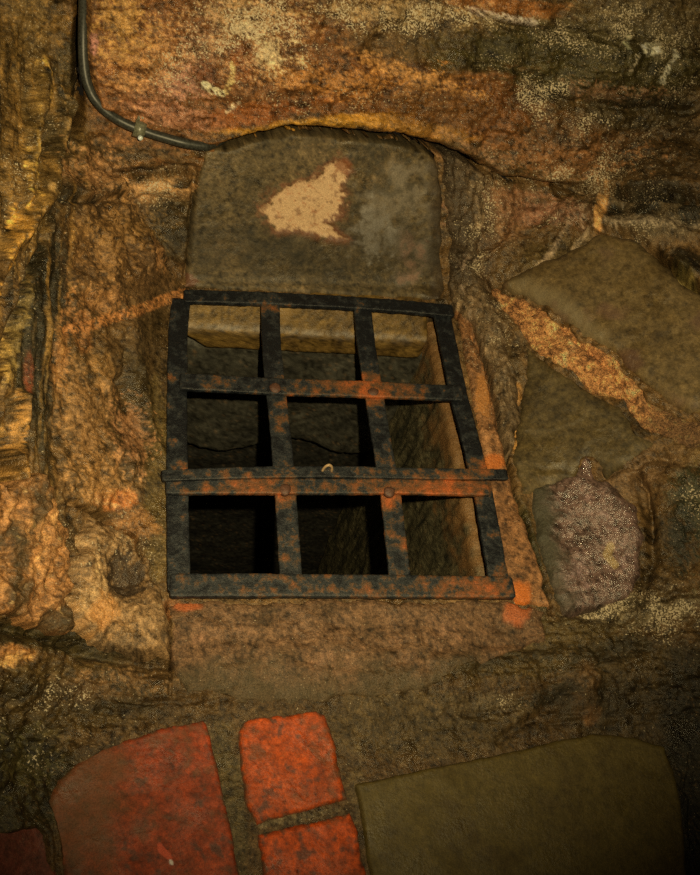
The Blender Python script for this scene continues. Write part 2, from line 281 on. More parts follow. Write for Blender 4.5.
SPECK = [(250, 25, 70, 50, 1.0), (390, 12, 110, 22, .8), (620, 25, 110, 40, .7), (520, 70, 60, 30, .4), (600, 140, 110, 50, .45), (560, 100, 70, 22, .5), (175, 60, 60, 60, .5), (150, 185, 60, 20, .6), (480, 240, 40, 80, .5),
         (600, 215, 110, 30, .5), (640, 610, 80, 30, .9), (690, 500, 22, 40, .5), (514, 702, 15, 11, .9), (60, 760, 60, 30, .3), (30, 150, 60, 160, .35), (100, 560, 70, 70, .4), (490, 350, 30, 70, .5), (330, 100, 130, 30, .4), (660, 70, 60, 60, .4), (440, 12, 90, 16, 1.0), (525, 92, 50, 26, .9), (560, 170, 110, 40, .6), (560, 115, 40, 16, .9), (40, 700, 90, 50, .4), (250, 40, 60, 40, 1.0), (425, 220, 40, 60, .35)]
def params(U, V, P, rough=.33, wet=0.0):
    n = fbm(P, 20, 4, 40)
    sp = np.zeros(U.shape) + .05
    for u, v, ru, rv, s in SPECK:
        sp = np.maximum(sp, s * np.exp(-((U - u) / ru) ** 2 - ((V - v) / rv) ** 2))
    R = np.clip(rough + .08 + .55 * n, .20, 1)
    return np.stack([R, np.clip(sp * (.45 + 1.7 * sm(n, -.25, .45)), 0, 1), np.zeros_like(R) + wet], -1)

# ------------------------------------------------------------------ materials
def nodes(name):
    m = bpy.data.materials.new(name); m.use_nodes = True; nt = m.node_tree
    return m, nt, nt.nodes['Principled BSDF']
def rock_mat(name, bump=.5, fine=420, specks=True, rough_mul=1.0, spec=.5, bdist=.0025, coat=0.0, grain=.75):
    m, nt, b = nodes(name); N, L = nt.nodes, nt.links
    ac = N.new('ShaderNodeAttribute'); ac.attribute_name = 'Col'
    ap = N.new('ShaderNodeAttribute'); ap.attribute_name = 'Par'
    sp = N.new('ShaderNodeSeparateColor'); L.new(ap.outputs['Color'], sp.inputs[0])
    tc = N.new('ShaderNodeNewGeometry')
    n1 = N.new('ShaderNodeTexNoise'); n1.inputs['Scale'].default_value = fine; n1.inputs['Detail'].default_value = 6; n1.inputs['Roughness'].default_value = .7
    n2 = N.new('ShaderNodeTexNoise'); n2.inputs['Scale'].default_value = fine * .4; n2.inputs['Detail'].default_value = 4
    n3 = N.new('ShaderNodeTexNoise'); n3.inputs['Scale'].default_value = 330; n3.inputs['Detail'].default_value = 3; n3.inputs['Roughness'].default_value = .65
    for n in (n1, n2, n3): L.new(tc.outputs['Position'], n.inputs['Vector'])
    mr = N.new('ShaderNodeMapRange'); mr.inputs[1].default_value = .3; mr.inputs[2].default_value = .7; mr.inputs[3].default_value = 1 - grain; mr.inputs[4].default_value = 1 + grain
    L.new(n1.outputs[0], mr.inputs[0])
    mx = N.new('ShaderNodeVectorMath'); mx.operation = 'SCALE'; L.new(ac.outputs['Color'], mx.inputs[0]); L.new(mr.outputs[0], mx.inputs['Scale'])
    col = mx.outputs[0]
    if specks:   # pale lime grains where the rock carries them
        a = N.new('ShaderNodeMath'); a.operation = 'MULTIPLY_ADD'; a.inputs[1].default_value = .19; L.new(sp.outputs[1], a.inputs[0]); L.new(n3.outputs[0], a.inputs[2])
        m2 = N.new('ShaderNodeMapRange'); m2.inputs[1].default_value = .69; m2.inputs[2].default_value = .73; L.new(a.outputs[0], m2.inputs[0])
        mix = N.new('ShaderNodeMix'); mix.data_type = 'RGBA'; L.new(m2.outputs[0], mix.inputs[0]); L.new(col, mix.inputs[6]); mix.inputs[7].default_value = (.66, .55, .38, 1)
        col = mix.outputs[2]
    L.new(col, b.inputs['Base Color'])
    r = N.new('ShaderNodeMath'); r.operation = 'MULTIPLY'; r.inputs[1].default_value = rough_mul; L.new(sp.outputs[0], r.inputs[0]); L.new(r.outputs[0], b.inputs['Roughness'])
    b.inputs['Specular IOR Level'].default_value = spec
    if coat: b.inputs['Coat Weight'].default_value = coat; b.inputs['Coat Roughness'].default_value = .22
    ad = N.new('ShaderNodeMath'); ad.operation = 'MULTIPLY_ADD'; ad.inputs[1].default_value = 1.6; L.new(n2.outputs[0], ad.inputs[0]); L.new(n1.outputs[0], ad.inputs[2])
    bp = N.new('ShaderNodeBump'); bp.inputs['Strength'].default_value = bump; bp.inputs['Distance'].default_value = bdist
    L.new(ad.outputs[0], bp.inputs['Height']); L.new(bp.outputs[0], b.inputs['Normal'])
    return m
M_rock = rock_mat('damp_rock', .8, 520, bdist=.0016)
M_smooth = rock_mat('smooth_damp_stone', .6, 620, specks=False, bdist=.0010, grain=.5)
M_wet = rock_mat('wet_glossy_stone', 1.0, 480, specks=False, rough_mul=.52, spec=1.0, bdist=.0012)
M_mortar = rock_mat('ochre_lime_mortar', 1.0, 380, specks=False, bdist=.005, grain=1.0)
M_brick = rock_mat('worn_red_brick', .6, 600, specks=False, bdist=.0012, grain=.5)
def iron_mat():
    m, nt, b = nodes('rusted_iron'); N, L = nt.nodes, nt.links
    ac = N.new('ShaderNodeAttribute'); ac.attribute_name = 'Col'
    ap = N.new('ShaderNodeAttribute'); ap.attribute_name = 'Par'
    sp = N.new('ShaderNodeSeparateColor'); L.new(ap.outputs['Color'], sp.inputs[0])
    g = N.new('ShaderNodeNewGeometry')
    def noise(sc, d, r):
        n = N.new('ShaderNodeTexNoise'); n.inputs['Scale'].default_value = sc; n.inputs['Detail'].default_value = d; n.inputs['Roughness'].default_value = r
        L.new(g.outputs['Position'], n.inputs['Vector']); return n
    a, f = noise(55, 8, .68), noise(520, 5, .7)
    s = N.new('ShaderNodeMath'); s.operation = 'ADD'; L.new(a.outputs[0], s.inputs[0]); L.new(sp.outputs[2], s.inputs[1])
    rp = N.new('ShaderNodeValToRGB'); L.new(s.outputs[0], rp.inputs[0]); e = rp.color_ramp.elements
    def c(x): q = lin(x) / WARM; return (q[0], q[1], q[2], 1)
    e[0].position = .40; e[0].color = c((19, 20, 17)); e[1].position = .53; e[1].color = c((50, 49, 37))
    for p_, x in ((.59, (88, 62, 32)), (.71, (134, 76, 32)), (.86, (190, 92, 34))): q = e.new(p_); q.color = c(x)
    mx = N.new('ShaderNodeMapRange'); mx.inputs[1].default_value = .3; mx.inputs[2].default_value = .7; mx.inputs[3].default_value = .3; mx.inputs[4].default_value = 1.7; L.new(f.outputs[0], mx.inputs[0])
    v = N.new('ShaderNodeVectorMath'); v.operation = 'SCALE'; L.new(rp.outputs[0], v.inputs[0]); L.new(mx.outputs[0], v.inputs['Scale'])
    L.new(v.outputs[0], b.inputs['Base Color']); L.new(sp.outputs[0], b.inputs['Roughness']); b.inputs['Specular IOR Level'].default_value = .5
    h = N.new('ShaderNodeMath'); h.operation = 'MULTIPLY_ADD'; h.inputs[1].default_value = 3; L.new(a.outputs[0], h.inputs[0]); L.new(f.outputs[0], h.inputs[2])
    bp = N.new('ShaderNodeBump'); bp.inputs['Strength'].default_value = .8; bp.inputs['Distance'].default_value = .0010; L.new(h.outputs[0], bp.inputs['Height']); L.new(bp.outputs[0], b.inputs['Normal'])
    return m
M_iron = iron_mat()
M_metal = rock_mat('dull_bare_metal', .4, 500, specks=False, spec=.6, bdist=.001)

# ------------------------------------------------------------------ mesh helpers
def make_mesh(name, P, quads, C, PR, mat, smooth=True):
    me = bpy.data.meshes.new(name)
    P = np.ascontiguousarray(P, f32).reshape(-1, 3); quads = np.ascontiguousarray(quads, np.int32).reshape(-1, 4)
    me.vertices.add(len(P)); me.vertices.foreach_set('co', P.ravel())
    me.loops.add(quads.size); me.loops.foreach_set('vertex_index', quads.ravel())
    me.polygons.add(len(quads)); me.polygons.foreach_set('loop_start', np.arange(0, quads.size, 4, dtype=np.int32))
    me.update(calc_edges=True)
    for nm, A in (('Col', C), ('Par', PR)):
        at_ = me.color_attributes.new(nm, 'FLOAT_COLOR', 'POINT')
        rgba = np.ones((len(P), 4), f32); rgba[:, :3] = np.asarray(A).reshape(-1, 3) if nm == 'Par' else np.clip(np.asarray(A).reshape(-1, 3) / WARM, .001, .85); at_.data.foreach_set('color', rgba.ravel())
    me.materials.append(mat)
    if smooth: me.polygons.foreach_set('use_smooth', np.ones(len(quads), bool))
    o = bpy.data.objects.new(name, me); COL.objects.link(o)
    return o
def tag(o, label=None, cat=None, group=None, kind=None):
    if label: o['label'] = label
    if cat: o['category'] = cat
    if group: o['group'] = group
    if kind: o['kind'] = kind
    return o
def compact(P, N, faces, C, PR, skirt):
    """keep used vertices and give the open rim a thickness by carrying it into the rock"""
    used = np.unique(faces); mp = np.full(len(P), -1, np.int64); mp[used] = np.arange(len(used))
    f = mp[faces]; P, N, C, PR = P[used], N[used], C[used], PR[used]
    e = np.concatenate([f[:, [0, 1]], f[:, [1, 2]], f[:, [2, 3]], f[:, [3, 0]]])
    key = e[:, 0] * len(P) + e[:, 1]; rev = e[:, 1] * len(P) + e[:, 0]
    b = e[~np.isin(key, rev)]
    rim = np.unique(b); rm = np.full(len(P), -1, np.int64); rm[rim] = len(P) + np.arange(len(rim))
    P2 = P[rim] - N[rim] * skirt
    q = np.stack([b[:, 1], b[:, 0], rm[b[:, 0]], rm[b[:, 1]]], 1)
    return np.concatenate([P, P2]), np.concatenate([f, q]), np.concatenate([C, C[rim]]), np.concatenate([PR, PR[rim]])
def grid(u0, u1, v0, v1, st):
    us = np.arange(u0, u1 + st, st); vs = np.arange(v0, v1 + st, st)
    U, V = np.meshgrid(us, vs); n, m = U.shape
    i = (np.arange(n - 1)[:, None] * m + np.arange(m - 1)[None, :]).ravel()
    return U, V, np.stack([i, i + m, i + m + 1, i + 1], 1)

# ------------------------------------------------------------------ the chamber shell
U, V, Q = grid(-150, 850, -150, 1000, 1.45)
P0, N0 = base(U, V)
R0 = relief(U, V, P0)
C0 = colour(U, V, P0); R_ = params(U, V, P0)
P1 = P0 + N0 * R0[..., None]
Uw, Vw = warp(U, V, P0, 6)
lab = np.zeros(U.shape, int)                                   # 0 back wall
lab[inside(Uw, Vw, [(-400, -400), (79, -400), (79, 100), (60, 170), (185, 290), (168, 300), (168, 660), (0, 625), (-400, 560)])] = 1
lab[inside(Uw, Vw, [(450, 290), (482, 175), (620, 192), (1000, 220), (1000, 1100), (700, 1100), (690, 740), (600, 640), (548, 612), (500, 470)])] = 2
lab[(inside(Uw, Vw, [(-400, 560), (0, 625), (168, 662), (168, 300), (185, 290), (450, 300), (500, 470), (548, 612), (600, 640), (690, 740), (700, 1200), (-400, 1200)]))] = 3
fl = lab.ravel()[Q[:, 0]]
cu = U.ravel()[Q].mean(1); cv = V.ravel()[Q].mean(1)
hole = inside(cu, cv, OPEN)
wn = fbm(P0, 40, 3, 93).ravel()[Q[:, 0]]                        # open joints one can see into, and a slit standing in for shadow
for pts, w_ in (([(228, 141), (250, 135), (290, 127), (340, 130), (400, 137), (440, 146), (470, 159), (482, 170)], 2.2), ([(447, 305), (456, 311), (467, 322), (476, 342), (486, 374), (496, 410)], .9),
                ([(496, 410), (508, 452), (512, 480), (524, 520), (540, 570), (550, 606)], 1.1), ([(79, 60), (80, 100)], 1.4), ([(500, 178), (520, 184)], .8)):  # the slit beside the cable stands in for the pillar's shadow
    hole |= seg_dist(cu + 5 * wn, cv + 5 * wn, pts) < w_
hole |= (sdist(cu + 3 * wn, cv + 3 * wn, POLY['slab']) > -4.0) & (cv < 215) & (cu > 214) & (cu < 436)
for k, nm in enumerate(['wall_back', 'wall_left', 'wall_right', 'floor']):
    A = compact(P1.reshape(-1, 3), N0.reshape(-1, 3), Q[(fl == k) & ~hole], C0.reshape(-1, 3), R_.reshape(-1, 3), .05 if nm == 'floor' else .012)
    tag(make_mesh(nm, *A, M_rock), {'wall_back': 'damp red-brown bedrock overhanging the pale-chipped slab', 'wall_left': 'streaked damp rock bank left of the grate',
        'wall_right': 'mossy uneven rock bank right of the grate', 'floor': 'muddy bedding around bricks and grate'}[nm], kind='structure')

# ------------------------------------------------------------------ separate stones
def stone(key, name, label, cat, mat, c, flat=1.0, group=None, blobs=False, rough=.5, wet=0.0, extra=None, cfun=None, step=1.35, con=1.0):
    pts = POLY[key]; h, soft, wr = STONE[key]
    a = np.array(pts)
    U, V, Q = grid(max(a[:, 0].min() - 8, -150), min(a[:, 0].max() + 8, 840), a[:, 1].min() - 8, min(a[:, 1].max() + 8, 990), step)
    P, N = base(U, V)
    Uw, Vw = warp(U, V, P, wr)
    d = sdist(Uw, Vw, pts)
    rl = relief(U, V, P, False)
    if flat < 1:                                            # worked faces ignore the lumps of the raw rock
        base_r = -.018 * sm(V, 650, 730)
        rl = base_r * (1 - flat) + rl * flat if key in ('tile', 'brick1', 'brick2', 'tile2', 'flag', 'kerb') else rl * flat
    t = np.clip(d / soft, 0, 1); prof = np.sqrt(np.clip(1 - (1 - t) ** 2, 0, 1))
    H = rl + h * prof + extra(U, V, P, d) if extra else rl + h * prof
    H = H - np.clip(-d, 0, 6) * .010 - .004 * (d < 0)
    P1 = P + N * H[..., None]
    keep_f = (d.ravel()[Q].max(1) > -1.5)
    C = colour(U, V, P, *c, blobs=blobs, seed=sum(map(ord, key)) % 37, con=con)
    if cfun: C = cfun(U, V, P, C, d)
    PR = params(U, V, P, rough, wet)
    if key == 'wet': PR[..., 0] += .9 * sm(556 - U + (V - 500) * .12 + 24 * fbm(P, 30, 3, 82), -8, 12)       # its flank is dry
    A = compact(P1.reshape(-1, 3), N.reshape(-1, 3), Q[keep_f], C.reshape(-1, 3), PR.reshape(-1, 3), .035)
    o = make_mesh(name, *A, mat)
    return tag(o, label, cat, group)
def mixc(C, c, w): return C + (lin(c) - C) * np.asarray(w)[..., None]

CHIP = [(262, 209), (275, 191), (300, 181), (316, 179), (325, 166), (345, 158), (348, 172), (338, 184), (344, 194), (341, 212), (326, 221), (345, 240), (330, 236), (308, 229), (290, 228), (275, 229), (268, 218)]
def slab_c(U, V, P, C, d):
    n = fbm(P, 60, 5, 61, .62); m = fbm(P, 20, 4, 62)
    C = mixc(C, (140, 118, 76), .75 * sm(m + n * .6 + .45 - ((U - 400) / 45) ** 2 * .5 - ((V - 215) / 65) ** 2 * .5, -.1, .5)); C = mixc(C, (176, 122, 74), .7 * sm(m * .6 + n + .3 - ((U - 408) / 18) ** 2 * .5 - ((V - 250) / 40) ** 2 * .5, -.0, .5)); C = mixc(C, (60, 50, 26), .6 * sm(n - m + .2 - ((U - 380) / 40) ** 2 * .3, .1, .5)); C = mixc(C, (62, 44, 22), .7 * sm(U + 12 * n, 424, 436))
    C = mixc(C, (176, 154, 108), .6 * sm(n + m * .4 + .2 - ((U - 375) / 30) ** 2 * .4 - ((V - 235) / 40) ** 2 * .4, -.1, .4))
    C = mixc(C, (56, 48, 28), .5 * sm(60 - np.abs(V - 245) + 60 * m, 10, 60))
    C = mixc(C, (120, 72, 40), .7 * sm(1.2 - np.hypot((U - 188) / 9, (V - 280) / 8) + n, 0, .5))
    ch = sdist(U + n * 16 + 5 * fbm(P, 160, 3, 64), V + m * 8 + n * 8, CHIP)
    C = mixc(C, (128, 74, 36), .8 * sm(ch, -9, 0) * sm(n + .4, 0, .4))
    C = mixc(C, (222, 170, 98), .92 * sm(ch, -1, 2.5) * (1 - .6 * sm(n, .08, .3))); C = mixc(C, (180, 112, 56), .7 * sm(ch, 0, 2) * sm(fbm(P, 110, 4, 65, .6), .12, .35))
    C = mixc(C, (140, 78, 34), .8 * sm(1.1 - np.hypot((U - 342) / 9, (V - 167) / 9) + n, 0, .5))
    return C
def slab_x(U, V, P, d):
    n = fbm(P, 60, 4, 61); m = fbm(P, 20, 4, 62)
    ch = sdist(U + n * 12, V + m * 8, CHIP)
    return -.004 * sm(ch, -2, 3) + .0012 * n + .012 * sm(U, 385, 440) * fbm(P, 14, 3, 63)
stone('slab', 'dressed_stone_slab', 'upright grey-olive stone slab with a pale chip, above the grate', 'stone slab', M_smooth, ((92, 71, 34), (64, 50, 22), (118, 90, 46)), flat=.12, con=.95, extra=slab_x, cfun=slab_c, rough=.5)
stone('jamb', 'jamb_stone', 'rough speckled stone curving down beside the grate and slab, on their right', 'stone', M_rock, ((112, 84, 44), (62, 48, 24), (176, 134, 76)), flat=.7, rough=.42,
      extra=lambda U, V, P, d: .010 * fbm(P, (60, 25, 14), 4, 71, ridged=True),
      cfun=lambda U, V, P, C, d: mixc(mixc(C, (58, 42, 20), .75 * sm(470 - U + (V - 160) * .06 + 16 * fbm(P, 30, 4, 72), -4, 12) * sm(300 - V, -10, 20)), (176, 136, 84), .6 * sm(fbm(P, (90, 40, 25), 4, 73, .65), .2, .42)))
stone('boulder', 'smooth_boulder', 'large smooth olive-brown boulder above the orange mortar seam', 'boulder', M_smooth, ((106, 80, 36), (82, 60, 26), (126, 96, 46)), flat=.22, con=.6,
      cfun=lambda U, V, P, C, d: mixc(mixc(C, (138, 112, 62), .6 * sm(1.1 - seg_dist(U, V, [(520, 292), (560, 308), (600, 345)]) / 16, 0, 1)), (110, 72, 44), .5 * sm(fbm(P, 14, 3, 77), .1, .4)))  # lighter band paints a highlight along the lower left edge
stone('olive', 'mossy_stone', 'dull olive stone under the orange seam, crossed by a thin raised line', 'stone', M_smooth, ((86, 66, 28), (66, 50, 22), (106, 82, 38)), flat=.22, con=.7)
stone('wet', 'wet_stone', 'wet glistening purplish stone right of the grate corner', 'stone', M_wet, ((116, 84, 56), (84, 62, 38), (146, 110, 82)), flat=.35, rough=.4,
      extra=lambda U, V, P, d: .004 * fbm(P, 60, 3, 81), cfun=lambda U, V, P, C, d: mixc(mixc(C, (62, 54, 24), .9 * sm(556 - U + (V - 500) * .12 + 20 * fbm(P, 30, 3, 82), -8, 14)), (180, 140, 74), .9 * sm(1.3 - seg_dist(U, V, [(611, 548), (607, 557), (615, 567)]) / 4, 0, .5)))
stone('mortar', 'mortar_seam', 'bright orange gritty mortar seam slanting between the boulders', 'mortar', M_mortar, ((226, 146, 68), (156, 96, 44), (246, 184, 104)), flat=.6, rough=.7,
      extra=lambda U, V, P, d: .006 * fbm(P, 70, 4, 84) - .008 * sm(U, 620, 680), cfun=lambda U, V, P, C, d: mixc(mixc(C, (112, 80, 42), .8 * sm(U + 30 * fbm(P, 40, 3, 86), 630, 670)), (86, 62, 30), .7 * sm(fbm(P, 50, 3, 85) - d * .03, .0, .4)))
stone('lboulder', 'rubble_stone', 'lumpy gold-brown stone with a dark hollow, left of the grate foot', 'stone', M_rock, ((150, 108, 54), (88, 66, 34), (208, 156, 82)), flat=.8, rough=.36,
      extra=lambda U, V, P, d: .010 * fbm(P, 45, 4, 87) - .03 * np.exp(-((U - 125) / 20) ** 2 - ((V - 582) / 18) ** 2),
      cfun=lambda U, V, P, C, d: mixc(mixc(C, (212, 140, 60), .8 * sm(1.2 - np.hypot((U - 95) / 22, (V - 618) / 20) + fbm(P, 50, 3, 88), 0, .6)), (50, 38, 22), .85 * sm(1.1 - np.hypot((U - 124) / 28, (V - 575) / 24) + 1.6 * fbm(P, 60, 4, 89, .65), 0, .5)))  # dark spot paints shade into the hollow
stone('lorange', 'rubble_stone', 'orange-brown lumpy stone at the left edge of the photo', 'stone', M_rock, ((166, 108, 48), (104, 72, 32), (214, 152, 72)), flat=.8, rough=.36,
      cfun=lambda U, V, P, C, d: mixc(mixc(C, (74, 58, 28), .8 * sm(fbm(P, (30, 14, 20), 4, 191), .0, .28)), (236, 184, 96), .7 * sm(fbm(P, 60, 4, 192, .65), .22, .5)),
      extra=lambda U, V, P, d: .012 * fbm(P, 30, 4, 90, ridged=True))
stone('kerb', 'kerb_stone', 'flat brown kerb stone along the front of the grate', 'kerb stone', M_rock, ((112, 76, 38), (84, 60, 28), (138, 92, 50)), flat=.5, rough=.5, extra=lambda U, V, P, d: .0035 * fbm(P, (11, 40, 40), 4, 94),
      cfun=lambda U, V, P, C, d: mixc(mixc(C, (84, 66, 32), .8 * sm(V + 40 * fbm(P, 18, 4, 95), 645, 690)), (196, 98, 40), .85 * np.maximum(sm(1.3 - np.hypot((U - 186) / 13, (V - 607) / 6) + .5 * fbm(P, 60, 3, 96), 0, .6), sm(1.3 - np.hypot((U - 516) / 13, (V - 612) / 14) + .5 * fbm(P, 60, 3, 96), 0, .6))))
stone('surround', 'surround_stone', 'rust-stained stone strip along the right side of the grate', 'stone', M_rock, ((144, 92, 42), (106, 70, 34), (172, 114, 56)), flat=.25, rough=.5,
      cfun=lambda U, V, P, C, d: mixc(mixc(C, (222, 112, 32), .9 * np.maximum(sm(1.4 - np.hypot((U - 518) / 10, (V - 600) / 16) + .4 * fbm(P, 60, 3, 97), 0, .6), .8 * sm(1.3 - np.hypot((U - 492) / 12, (V - 464) / 8), 0, .6))), (206, 128, 50), .7 * sm(1.3 - np.hypot((U - 482) / 7, (V - 400) / 22) + fbm(P, 60, 3, 98), 0, .6)))
def brick_c(U, V, P, C, d):
    n = fbm(P, 26, 4, 101); m = fbm(P, 90, 4, 102)
    C = mixc(C, (98, 60, 26), .6 * sm(n + .5 * m, .05, .5)); C = mixc(C, (120, 78, 50), .5 * sm(m - n, .2, .6)); C = mixc(C, (62, 34, 16), .6 * sm(-n + m, .25, .6))
    C = mixc(C, (100, 74, 40), .8 * sm(3.5 - d + 7 * m, 0, 4))
    return C
def tile_c(U, V, P, C, d):
    C = brick_c(U, V, P, C, d); n = fbm(P, 20, 4, 105)
    C = mixc(C, (98, 62, 26), .75 * sm(1.4 - np.hypot((U - 75) / 60, (V - 790) / 70) + n * .9, 0, .8))
    C = mixc(C, (196, 74, 34), .9 * sm(1.3 - seg_dist(U, V, [(160, 843), (163, 850), (170, 857)]) / (4.2 - np.abs(V - 850) * .28).clip(.6, 9), 0, .5))
    return mixc(C, (216, 190, 140), .9 * sm(1.3 - seg_dist(U, V, [(171, 860), (172, 862)]) / 1.8, 0, .5))
bx = lambda U, V, P, d: .0022 * fbm(P, 30, 4, 103) + .0008 * fbm(P, 160, 3, 104)
stone('tile', 'floor_tile', 'largest red floor tile, worn round at its top left corner', 'floor tile', M_brick, ((140, 50, 14), (106, 42, 14), (160, 58, 16)), flat=.05, extra=bx, con=.65, cfun=tile_c, rough=.5)
stone('brick1', 'paving_brick', 'bright red paving brick nearest the grate, all four edges showing', 'brick', M_brick, ((172, 64, 12), (132, 54, 14), (196, 76, 18)), flat=.05, extra=bx, con=.65, cfun=brick_c, rough=.45, group='red paving bricks')
stone('brick2', 'paving_brick', 'orange-red paving brick cut off by the bottom of the photo', 'brick', M_brick, ((182, 66, 12), (138, 54, 14), (204, 80, 18)), flat=.05, extra=bx, con=.65, cfun=brick_c, rough=.45, group='red paving bricks')
stone('tile2', 'floor_tile', 'dull dark red floor tile in the bottom left corner', 'floor tile', M_brick, ((92, 40, 20), (64, 34, 18), (110, 50, 26)), flat=.1, extra=bx, con=.65, rough=.55)
stone('flag', 'flagstone', 'large smooth olive flagstone at the bottom right', 'flagstone', M_smooth, ((88, 68, 22), (78, 58, 20), (98, 76, 28)), flat=.06, rough=.5, con=.35,
      extra=lambda U, V, P, d: .0012 * fbm(P, 20, 4, 106))

# ------------------------------------------------------------------ the shaft under the grate: squared blocks
def block(name, lo, hi, mat, c, label=None, cat=None, kind=None, r=.012, amp=.004, res=.006, sc=(25, 25, 25), ridged=False, skew=None, open_faces=(), cfun=None, rough=.55):
    """rounded, rough-faced squared block between two corners"""
    lo, hi = np.array(lo, float), np.array(hi, float); PP, QQ, n0 = [], [], 0
    for ax in range(3):
        a, b = [(1, 2), (2, 0), (0, 1)][ax]
        na = max(2, int((hi[a] - lo[a]) / res)); nb = max(2, int((hi[b] - lo[b]) / res))
        for s in (0, 1):
            A, B = np.meshgrid(np.linspace(lo[a], hi[a], na + 1), np.linspace(lo[b], hi[b], nb + 1))
            X = np.zeros(A.shape + (3,)); X[..., a] = A; X[..., b] = B; X[..., ax] = (lo, hi)[s][ax]
            i = (np.arange(nb)[:, None] * (na + 1) + np.arange(na)[None, :]).ravel()
            q = np.stack([i, i + 1, i + na + 2, i + na + 1], 1)
            if s == 0: q = q[:, ::-1]
            PP.append(X.reshape(-1, 3)); QQ.append(q + n0); n0 += X.shape[0] * X.shape[1]
    P = np.concatenate(PP); Qd = np.concatenate(QQ)
    core = np.clip(P, lo + r, hi - r); dv = P - core; L = np.linalg.norm(dv, axis=1)[:, None]; nrm = dv / np.maximum(L, 1e-9)
    P = core + nrm * r
    P = P + nrm * (amp * fbm(P, sc, 4, 111, ridged=ridged) + amp * .3 * fbm(P, 120, 3, 112))[:, None]
    if skew: P = skew(P)
    key = np.round(P / 1e-5).astype(np.int64); _, idx, inv = np.unique(key, axis=0, return_index=True, return_inverse=True)
    P = P[idx]; Qd = inv.ravel()[Qd]
    z = np.zeros(len(P)); C = colour(z, z, P, *c, blobs=False, seed=3)
    if cfun: C = cfun(P, C)
    o = make_mesh(name, P, Qd, C, np.stack([z + rough, z, z], 1), mat)
    return tag(o, label, cat, kind=kind)
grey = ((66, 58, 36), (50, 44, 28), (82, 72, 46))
def ledge_skew(P):
    P = P.copy(); top = np.clip((P[:, 2] + .07) / .066, 0, 1)       # weathered top slopes back to the wall
    f = np.clip((1.045 - P[:, 1]) / .06, 0, 1)
    P[:, 2] -= .030 * top * f
    P[:, 0] += .06 * np.clip((-P[:, 2] - .035) / .05, 0, 1) * (P[:, 0] < -.1)
    return P
block('ledge_stone', (-.262, .985, -.090), (.225, 1.10, -.004), M_smooth, ((112, 80, 28), (88, 62, 26), (128, 92, 38)), 'tan ledge stone just under the far bar of the grate, inside the shaft', 'stone', r=.010, amp=.003, skew=ledge_skew, rough=.42,
      cfun=lambda P, C: mixc(C, (170, 146, 100), .5 * sm(fbm(P, 80, 3, 120), -.3, .2) * np.exp(-((P[:, 1] - .990) / .005) ** 2 - ((P[:, 2] + .036) / .010) ** 2)))  # thin pale line paints a highlight on the front edge
def wavy(P):
    P = P.copy(); P[:, 2] += np.clip((-P[:, 2] - .25) / .2, 0, 1) * (.030 * np.sin(P[:, 0] * 21 + 1.2) + .012 * fbm(P, (24, 1, 1), 3, 123)); return P
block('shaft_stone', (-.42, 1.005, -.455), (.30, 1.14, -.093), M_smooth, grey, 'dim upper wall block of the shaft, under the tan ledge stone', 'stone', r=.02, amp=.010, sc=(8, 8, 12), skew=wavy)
block('shaft_stone', (-.46, 1.065, -1.66), (.32, 1.18, -.47), M_smooth, ((48, 42, 26), (36, 32, 20), (60, 52, 34)), 'dark lower wall block seen deep in the shaft', 'stone', r=.02, amp=.012, sc=(7, 7, 10))  # coloured darker to put in the shade at this depth
def side_skew(P):
    P = P.copy(); P[:, 0] -= .02 * np.clip(-P[:, 2], 0, 1) ; return P
block('side_stone', (.238, .42, -1.66), (.42, 1.06, -.045), M_rock, ((92, 78, 42), (60, 54, 30), (120, 98, 52)), 'rough ribbed side stone lining the right of the shaft', 'stone', r=.012, amp=.007, sc=(30, 34, 7), ridged=True, skew=side_skew, rough=.45,
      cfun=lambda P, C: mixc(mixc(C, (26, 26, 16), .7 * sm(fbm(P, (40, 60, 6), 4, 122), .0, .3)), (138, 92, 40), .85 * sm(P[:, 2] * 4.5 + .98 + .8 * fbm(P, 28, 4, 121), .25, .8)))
block('wall_shaft_left', (-.56, .36, -1.66), (-.42, 1.12, -.06), M_rock, grey, kind='structure', label='hidden left lining of the shaft', res=.02)
block('wall_shaft_near', (-.5, .34, -1.66), (.42, .44, -.06), M_rock, grey, kind='structure', label='near lining of the shaft', res=.02)
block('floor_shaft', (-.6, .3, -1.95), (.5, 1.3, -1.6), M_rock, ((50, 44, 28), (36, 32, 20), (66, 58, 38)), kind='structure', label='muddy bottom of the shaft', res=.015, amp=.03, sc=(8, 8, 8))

# ------------------------------------------------------------------ the iron grate
RUST = [(270, 308, 16, 1), (360, 307, 8, .5), (360, 378, 22, 1), (390, 392, 40, 1.1), (372, 398, 12, 1.2), (320, 384, 40, .9), (215, 382, 30, .5), (171, 378, 7, .8), (172, 400, 8, .6), (172, 440, 7, .9), (178, 466, 12, 1),
        (250, 487, 60, 1.0), (400, 487, 60, .9), (460, 487, 35, 1.3), (388, 500, 16, 1.2), (284, 500, 12, .7), (275, 420, 30, .8), (290, 400, 8, 1), (395, 540, 30, .6), (290, 550, 40, .45), (350, 588, 180, .55), (480, 588, 40, .6), (276, 365, 12, .6),
        (484, 466, 14, 1.2), (240, 292, 30, .4), (470, 588, 40, .5), (395, 450, 20, .5), (375, 420, 20, .5), (500, 540, 25, .4)]
def to_px(P):
    q = (P - CAM) @ M; return 350 + F * q[:, 0] / -q[:, 2], 437.5 - F * q[:, 1] / -q[:, 2]
def rust_bias(P, extra=0.0):
    u, v = to_px(P); b = np.zeros(len(P)) - .10 + extra
    for x, y, r, k in RUST: b = b + k * .19 * np.exp(-((u - x) / r) ** 2 - ((v - y) / max(8, r * .5)) ** 2)
    return b
